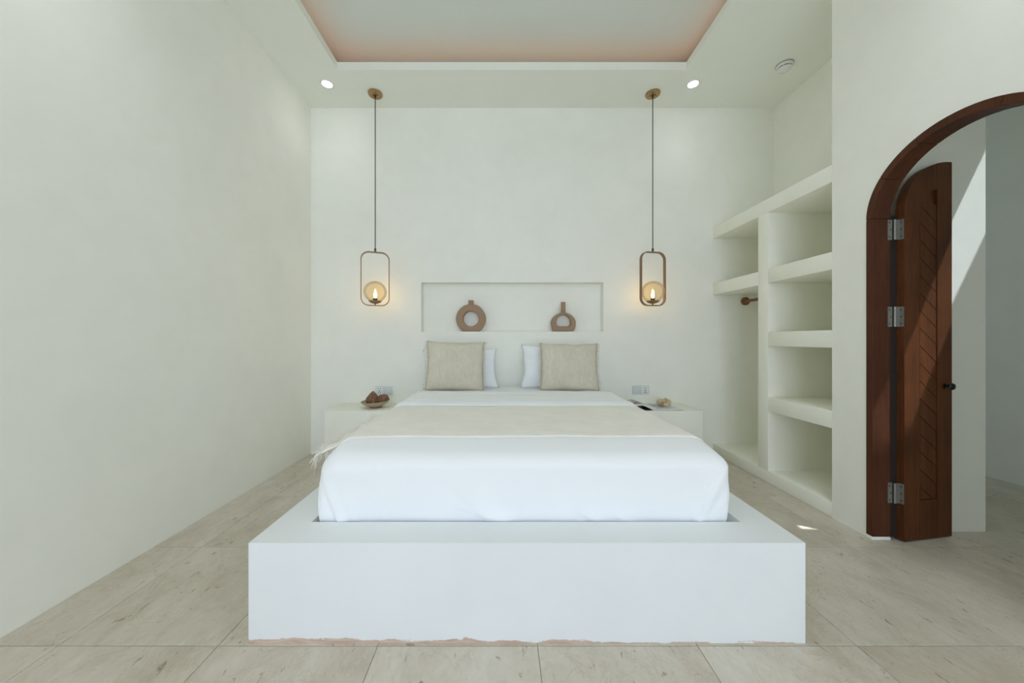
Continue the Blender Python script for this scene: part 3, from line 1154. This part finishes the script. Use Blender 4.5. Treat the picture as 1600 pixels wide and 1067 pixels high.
def make_pendant():
    zb, zt = 1.484, 2.003
    o = empty('pendant_lamp', (0, 0, HC))
    g = lambda z: z - HC
    bm = bmesh.new()
    add_lathe(bm, [(0, 0), (0.066, 0), (0.066, -0.014), (0.062, -0.018), (0, -0.018)], 40)
    obj('canopy', bm, M_BRASS, o, smooth=True)
    bm = bmesh.new()
    add_lathe(bm, [(0.011, -0.018), (0.011, -0.03), (0.006, -0.045), (0, -0.045)], 16)
    for sx in (-0.02, 0.02):
        add_lathe(bm, [(0.0045, -0.018), (0.0045, -0.023), (0, -0.024)], 10, (sx, -sx * 0.5, 0))
    obj('cord_grip', bm, M_CORD, o, smooth=True)
    bm = bmesh.new()
    add_cyl(bm, (0, 0, -0.03), (0, 0, g(zt) + 0.02), 0.0042, 8)
    obj('cord', bm, M_CORD, o, smooth=True)
    bm = bmesh.new()
    add_cyl(bm, (0, 0, g(zt) - 0.004), (0, 0, g(zt) + 0.034), 0.009, 12)
    obj('strain_relief', bm, M_CORD, o, smooth=True)
    # flat strap loop
    w_, h_ = 0.262, zt - zb
    outr = rounded_rect(w_, h_, 0.075)
    innr = rounded_rect(w_ - 0.018, h_ - 0.018, 0.066)
    bm = bmesh.new()
    zc = g((zb + zt) / 2)
    L = []
    for lst, y in ((outr, -0.015), (outr, 0.015), (innr, 0.015), (innr, -0.015)):
        L.append([bm.verts.new((x, y, zc + z)) for x, z in lst])
    for A, B in zip(L, L[1:] + L[:1]):
        for k in range(len(A)):
            bm.faces.new((A[k], A[(k + 1) % len(A)], B[(k + 1) % len(A)], B[k]))
    obj('loop_frame', bm, M_BRONZE, o, smooth=True)
    # stem, cup, lampholder
    bm = bmesh.new()
    add_cyl(bm, (0, 0, g(zb) + 0.004), (0, 0, g(zb) + 0.03), 0.006, 12)
    obj('stem', bm, M_SOCK, o, smooth=True)
    cup = bmesh.new()
    z0 = g(zb) + 0.022
    add_lathe(cup, [(0, z0), (0.022, z0 + 0.001), (0.045, z0 + 0.010), (0.062, z0 + 0.026), (0.060, z0 + 0.0265), (0.042, z0 + 0.013), (0.02, z0 + 0.006), (0, z0 + 0.006)], 40)
    obj('cup', cup, M_BRASS, o, smooth=True)
    bm = bmesh.new()
    add_cyl(bm, (0, 0, z0 + 0.004), (0, 0, z0 + 0.052), 0.020, 20)
    obj('lampholder', bm, M_SOCK, o, smooth=True)
    gc = g(1.619)
    gb = bmesh.new()
    prof = []
    R = 0.106
    for k in range(0, 31):
        a = -PI / 2 + 0.60 + (PI - 0.60) * k / 30
        prof.append((max(0.0, R * math.cos(a)), gc + R * 0.98 * math.sin(a)))
    prof[-1] = (0, gc + R * 0.98)
    add_lathe(gb, prof, 56)
    obj('glass_globe', gb, M_GLOBE, o, smooth='all')
    bb = bmesh.new()
    zb0 = z0 + 0.052
    add_lathe(bb, [(0.010, zb0), (0.012, zb0 + 0.008), (0.0145, zb0 + 0.026), (0.0135, zb0 + 0.042), (0.008, zb0 + 0.060), (0.005, zb0 + 0.078), (0, zb0 + 0.086)], 20)
    obj('bulb', bb, M_BULB, o, smooth='all')
    return o


PYL = 3.278
pl = make_pendant()
pl2 = copy_tree(pl)
pl.location = (-1.222, PYL, HC); pl.rotation_euler = (0, 0, math.radians(20))
pl2.location = (1.445, PYL, HC); pl2.rotation_euler = (0, 0, math.radians(11))
tag(pl, 'left bronze loop pendant lamp with amber globe hanging over the bowl of pods', 'pendant lamp')
tag(pl2, 'right bronze loop pendant lamp with amber globe hanging over the magazine', 'pendant lamp')
for x, nm in ((-1.222, 'glow'), (1.445, 'glow')):
    d = bpy.data.lights.new('bulb_light', 'POINT')
    d.energy = 0.6
    d.color = (1.0, 0.66, 0.36)
    d.shadow_soft_size = 0.02
    o = bpy.data.objects.new('bulb_light', d)
    COL.objects.link(o)
    o.location = (x, PYL, 1.612)

# ------------------------------------------------------------------ downlights
def downlight(x, y, lab, power=20.0):
    o = empty('downlight', (x, y, HC))
    tag(o, lab, 'downlight')
    bm = bmesh.new()
    add_lathe(bm, [(0.044, -0.0035), (0.048, -0.005), (0.060, -0.003), (0.062, 0.0), (0.044, 0.0)], 40)
    bmesh.ops.remove_doubles(bm, verts=bm.verts[:], dist=1e-6)
    obj('trim_ring', bm, M_PLASTIC, o, smooth=True)
    bm = bmesh.new()
    add_lathe(bm, [(0, -0.003), (0.0455, -0.003), (0.0455, 0), (0, 0)], 40)
    obj('lens', bm, M_DOWN, o, smooth=True)
    d = bpy.data.lights.new('downlight_beam', 'SPOT')
    d.energy = power
    d.color = (0.95, 0.97, 1.0)
    d.spot_size = math.radians(125)
    d.spot_blend = 1.0
    d.shadow_soft_size = 0.045
    L = bpy.data.objects.new('downlight_beam', d)
    COL.objects.link(L)
    L.location = (x, y, HC - 0.02)


downlight(-1.622, 3.156, 'round recessed white downlight left of the left pendant canopy', 2.5)
downlight(1.764, 3.156, 'round recessed white downlight right of the right pendant canopy', 2.5)
downlight(-1.622, 1.15, 'added unseen round white downlight over the floor left of the bed foot')  # these four are out of view, added to brighten bed top and floor
downlight(1.80, 1.15, 'added unseen round white downlight over the floor right of the bed foot')
downlight(-1.622, -0.95, 'added unseen round white downlight by the left wall near the terrace')
downlight(1.80, -0.95, 'added unseen round white downlight by the right wall near the terrace')

# ------------------------------------------------------------------ smoke detector on the alcove ceiling
o = empty('smoke_detector', (2.43, 2.94, HC))
tag(o, 'round white smoke detector on the ceiling above the shelf alcove', 'smoke detector')
bm = bmesh.new()
add_lathe(bm, [(0, 0), (0.060, 0), (0.062, -0.004), (0.060, -0.020), (0.054, -0.024), (0.0, -0.024)], 48)
obj('base', bm, M_PLASTIC, o, smooth=True)
bm = bmesh.new()
add_lathe(bm, [(0.050, -0.022), (0.050, -0.032), (0, -0.032)], 48)
obj('vent_gap', bm, M_CORD, o, smooth=True)
bm = bmesh.new()
add_lathe(bm, [(0.0615, -0.001), (0.0635, -0.001), (0.0635, -0.004), (0.0615, -0.004)], 48)
obj('dark_rim', bm, M_SCREW, o, smooth=True)  # thin dark ring around the top rim
bm = bmesh.new()
for k in range(8):
    a_ = 2 * PI * k / 8
    c_ = Vector((0.0495 * math.cos(a_), 0.0495 * math.sin(a_), 0))
    add_cyl(bm, c_ + Vector((0, 0, -0.022)), c_ + Vector((0, 0, -0.034)), 0.004, 6)
add_lathe(bm, [(0, -0.031), (0.052, -0.031), (0.053, -0.035), (0.044, -0.044), (0.020, -0.048), (0, -0.048)], 48)
obj('cap', bm, M_PLASTIC, o, smooth=True)

# ------------------------------------------------------------------ arched door frame and leaf
door = empty('door_1', (XR, DC, 0))
door['kind'] = 'structure'
door['category'] = 'door'
door['label'] = 'arched dark red wooden doorway frame in the right wall with one leaf open'
FD0, FD1 = -0.004, 0.10


def ring_seg(a0, a1, n_=10):
    bm = bmesh.new()
    R = []
    for k in range(n_ + 1):
        a = a0 + (a1 - a0) * k / n_
        co = (OA * math.cos(a), DS + OB * math.sin(a))
        ci = (IA * math.cos(a), DS + IB * math.sin(a))
        R.append([bm.verts.new((FD0, co[0], co[1])), bm.verts.new((FD1, co[0], co[1])), bm.verts.new((FD1, ci[0], ci[1])), bm.verts.new((FD0, ci[0], ci[1]))])
    for A, B in zip(R, R[1:]):
        for k in range(4):
            bm.faces.new((A[k], A[(k + 1) % 4], B[(k + 1) % 4], B[k]))
    bm.faces.new(R[0][::-1]); bm.faces.new(R[-1])
    bmesh.ops.recalc_face_normals(bm, faces=bm.faces[:])
    es = [e_ for e_ in bm.edges if e_.calc_face_angle(0) > 0.9]
    bmesh.ops.bevel(bm, geom=es, offset=0.0018, segments=1, affect='EDGES')
    return bm


cuts = [0.0, 0.62, 1.16, 1.98, 2.52, PI]
gapa = 0.0022
for a0, a1 in zip(cuts, cuts[1:]):
    obj('arch_segment', ring_seg(a0 + gapa, a1 - gapa), M_FRAME, door, smooth=True)
for s in (1, -1):
    y0, y1 = sorted((s * IA, s * OA))
    obj('jamb', box(FD0, FD1, y0, y1, 0.018, DS - 0.001, 0.002, 1), M_FRAME, door, smooth=True)
    obj('jamb_footing', box(FD0 - 0.006, FD1, y0 - 0.003, y1 + (0.0 if s < 0 else 0.0), 0.0, 0.018, 0.004, 2), M_WALL, door, smooth=True)

# open leaf: own local frame, origin at hinge edge, x along the leaf, y thickness (away from camera)
LW, LT = 0.355, 0.042
leaf = empty('door_leaf', (2.298, 1.950, 0.006))
tag(leaf, 'open arched mahogany door leaf with diagonal planks and a dark knob', 'door')
leaf.rotation_euler = (0, 0, math.atan2(0.060, 0.352))
LS, LR = 1.886, 0.315            # spring height, rise
PX0, PX1, PZ0_, PZS, PR = 0.112, 0.243, 0.228, 1.83, 0.20   # panel


def leaf_outline():
    pts = [(0, 0), (LW, 0)]
    n_ = 24
    for k in range(n_ + 1):
        a = PI / 2 + PI / 2 * k / n_
        pts.append((LW + LW * math.cos(a), LS + LR * math.sin(a)))
    return pts


def panel_outline(grow=0.0):
    n_ = 12
    pts = [(PX0 - grow, PZ0_ - grow), (PX1 + grow, PZ0_ - grow)]
    for k in range(n_ + 1):
        a = PI / 2 + PI / 2 * k / n_
        pts.append((PX1 + grow + (PX1 - PX0 + 2 * grow) * math.cos(a), PZS + (PR + grow) * math.sin(a)))
    return pts


def extr(poly, y0, y1):
    bm = bmesh.new()
    f = bm.faces.new([bm.verts.new((x, y0, z)) for x, z in poly])
    r_ = bmesh.ops.extrude_face_region(bm, geom=[f])
    bmesh.ops.translate(bm, verts=[g_ for g_ in r_['geom'] if isinstance(g_, bmesh.types.BMVert)], vec=(0, y1 - y0, 0))
    bmesh.ops.triangulate(bm, faces=[f_ for f_ in bm.faces if len(f_.verts) > 4])
    return bm


# stiles and rails built around the recessed panel field
def arc_z(x, base, rise, wd, right):
    u = (right - x) / wd
    return base + rise * math.sqrt(max(0.0, 1 - u * u))


obj('leaf_core', extr([(x * 0.994 + 0.001, z * 0.998 + 0.001) for x, z in leaf_outline()], 0.015, LT), M_DOOR, leaf)
# hinge stile
hs = [(0, 0), (PX0 - 0.0012, 0)]
top = []
n_ = 10
for k in range(n_ + 1):
    x = (PX0 - 0.0012) * (1 - k / n_)
    top.append((x, LS if x <= 0 else arc_z(x, LS, LR, LW, LW)))
# stile up to the spring of the panel, arch piece above
st = [(0, 0.0), (PX0 - 0.0012, 0.0), (PX0 - 0.0012, PZS), (0, PZS)]
obj('hinge_stile', extr(st, 0, 0.0155), M_DOOR, leaf)
obj('lock_stile', extr([(PX1 + 0.0012, 0), (LW, 0), (LW, LS + LR)] + [(x, arc_z(x, LS, LR, LW, LW)) for x in lin(LW - 0.02, PX1 + 0.0012, 6)], 0, 0.0155), M_DOOR, leaf)
obj('bottom_rail', extr([(PX0, 0), (PX1, 0), (PX1, PZ0_ - 0.0012), (PX0, PZ0_ - 0.0012)], 0, 0.0155), M_DOOR, leaf)
# arched top piece between outer curve and panel curve
outer_c = [(0, PZS + 0.0012), (0, LS)] + [(x, arc_z(x, LS, LR, LW, LW)) for x in [0.002, 0.006, 0.014, 0.03, 0.05, 0.08, 0.11, 0.15, 0.19, PX1]]
PW = PX1 - PX0
inner_c = [(x, arc_z(x, PZS, PR, PW, PX1) + 0.0012) for x in [PX1, PX1 - 0.02, PX1 - 0.05, PX1 - 0.08, PX1 - 0.105, PX1 - 0.12, PX1 - 0.128]] + [(PX0 - 0.001, PZS + 0.0012)]
obj('arched_rail', extr(outer_c + inner_c, 0, 0.0155), M_DOOR, leaf)

# diagonal planks filling the panel: sloping down to the right
def clip(poly, f):
    outp = []
    for i in range(len(poly)):
        a, b = poly[i], poly[(i + 1) % len(poly)]
        fa, fb = f(a), f(b)
        if fa >= 0:
            outp.append(a)
        if (fa >= 0) != (fb >= 0):
            tt = fa / (fa - fb)
            outp.append((a[0] + (b[0] - a[0]) * tt, a[1] + (b[1] - a[1]) * tt))
    return outp


pan = panel_outline(-0.0026)
slope = 0.80
step = 0.102
c0 = PZ0_ - 0.02
k = 0
while True:
    lo_c = c0 + k * step
    hi_c = lo_c + step
    if lo_c > PZS + PR:
        break
    f1 = lambda p: (p[1] + slope * (p[0] - PX0)) - (lo_c + 0.0024)
    f2 = lambda p: (hi_c - 0.0024) - (p[1] + slope * (p[0] - PX0))
    pol = clip(clip(pan, f1), f2)
    pol = clip(pol, lambda p: p[0] - (PX0 + 0.0065)) if len(pol) >= 3 else pol
    if len(pol) >= 3:
        ar = abs(sum(pol[i][0] * pol[(i + 1) % len(pol)][1] - pol[(i + 1) % len(pol)][0] * pol[i][1] for i in range(len(pol)))) / 2
        if ar > 1e-4:
            obj('plank', extr(pol, 0.003, 0.0155), M_DOOR, leaf)
    k += 1

bm = bmesh.new()
def rev_y(prof, c, n_=24):
    B = bmesh.new()
    add_lathe(B, prof, n_)
    B.transform(Matrix.Translation(c) @ Matrix.Rotation(PI / 2, 4, 'X'))
    return B
obj('knob', rev_y([(0, 0), (0.017, 0), (0.017, 0.004), (0.008, 0.006), (0.007, 0.014), (0.016, 0.018), (0.021, 0.026), (0.017, 0.034), (0.008, 0.037), (0, 0.038)], (0.305, 0, 0.884)), M_KNOB, leaf, smooth=True)

obj('gap_shade_strip', box(0.103, 0.146, IA + 0.006, IA + 0.020, 0.02, DS + 0.02), M_GAP, door)  # black strip standing in for the shade between jamb and leaf

# hinges between jamb and leaf edge
for hz in (1.797, 1.294, 0.275):
    hg = obj('hinge', box(0.082, 0.107, IA - 0.0035, IA, hz - 0.058, hz + 0.058), M_STEEL, door)
    bm = bmesh.new()
    hx_, hy_ = 0.116, IA - 0.008
    for q_ in range(5):
        add_cyl(bm, (hx_, hy_, hz - 0.058 + q_ * 0.0232 + 0.0006), (hx_, hy_, hz - 0.058 + (q_ + 1) * 0.0232 - 0.0006), 0.0062, 14)
    obj('hinge_knuckle', bm, M_STEEL, hg, smooth=True)
    # plate on the leaf edge
    bm = box(0.1452, 0.1478, 1.9515 - DC, 1.9515 - DC + 0.040, hz - 0.058, hz + 0.058)
    add_box(bm, 0.118, 0.1478, IA - 0.010, IA - 0.0075, hz - 0.058, hz + 0.058)
    obj('hinge_plate', bm, M_STEEL, hg)
    bm = bmesh.new()
    for dz in (-0.04, 0, 0.04):
        for dy, xo in ((0.012, 0.0), (0.029, 0.0)):
            add_cyl(bm, (0.1455, 1.9515 - DC + dy, hz + dz + (0.01 if dy > 0.02 else 0)), (0.1440, 1.9515 - DC + dy, hz + dz + (0.01 if dy > 0.02 else 0)), 0.0038, 10)
        add_cyl(bm, (0.091 + (0.006 if dz == 0 else 0), IA - 0.003, hz + dz), (0.091 + (0.006 if dz == 0 else 0), IA - 0.0048, hz + dz), 0.0038, 10)
    obj('hinge_screws', bm, M_SCREW, hg)

GROUPS = {'cushion': 'oatmeal cushions at the head of the bed', 'pillow': 'white pillows at the head of the bed',
          'vase': 'tan clay vases in the niche', 'wall_socket': 'wall sockets beside the bed',
          'bedside_ledge': 'plaster ledges beside the bed', 'seed_pod': 'dried pods in the bowl',
          'pendant_lamp': 'pendant lamps beside the bed', 'downlight': 'recessed downlights in the ceiling border'}
for o in bpy.data.objects:
    if o.parent is None and o.get('label'):
        g_ = GROUPS.get(o.name.split('.')[0])
        if g_:
            o['group'] = g_
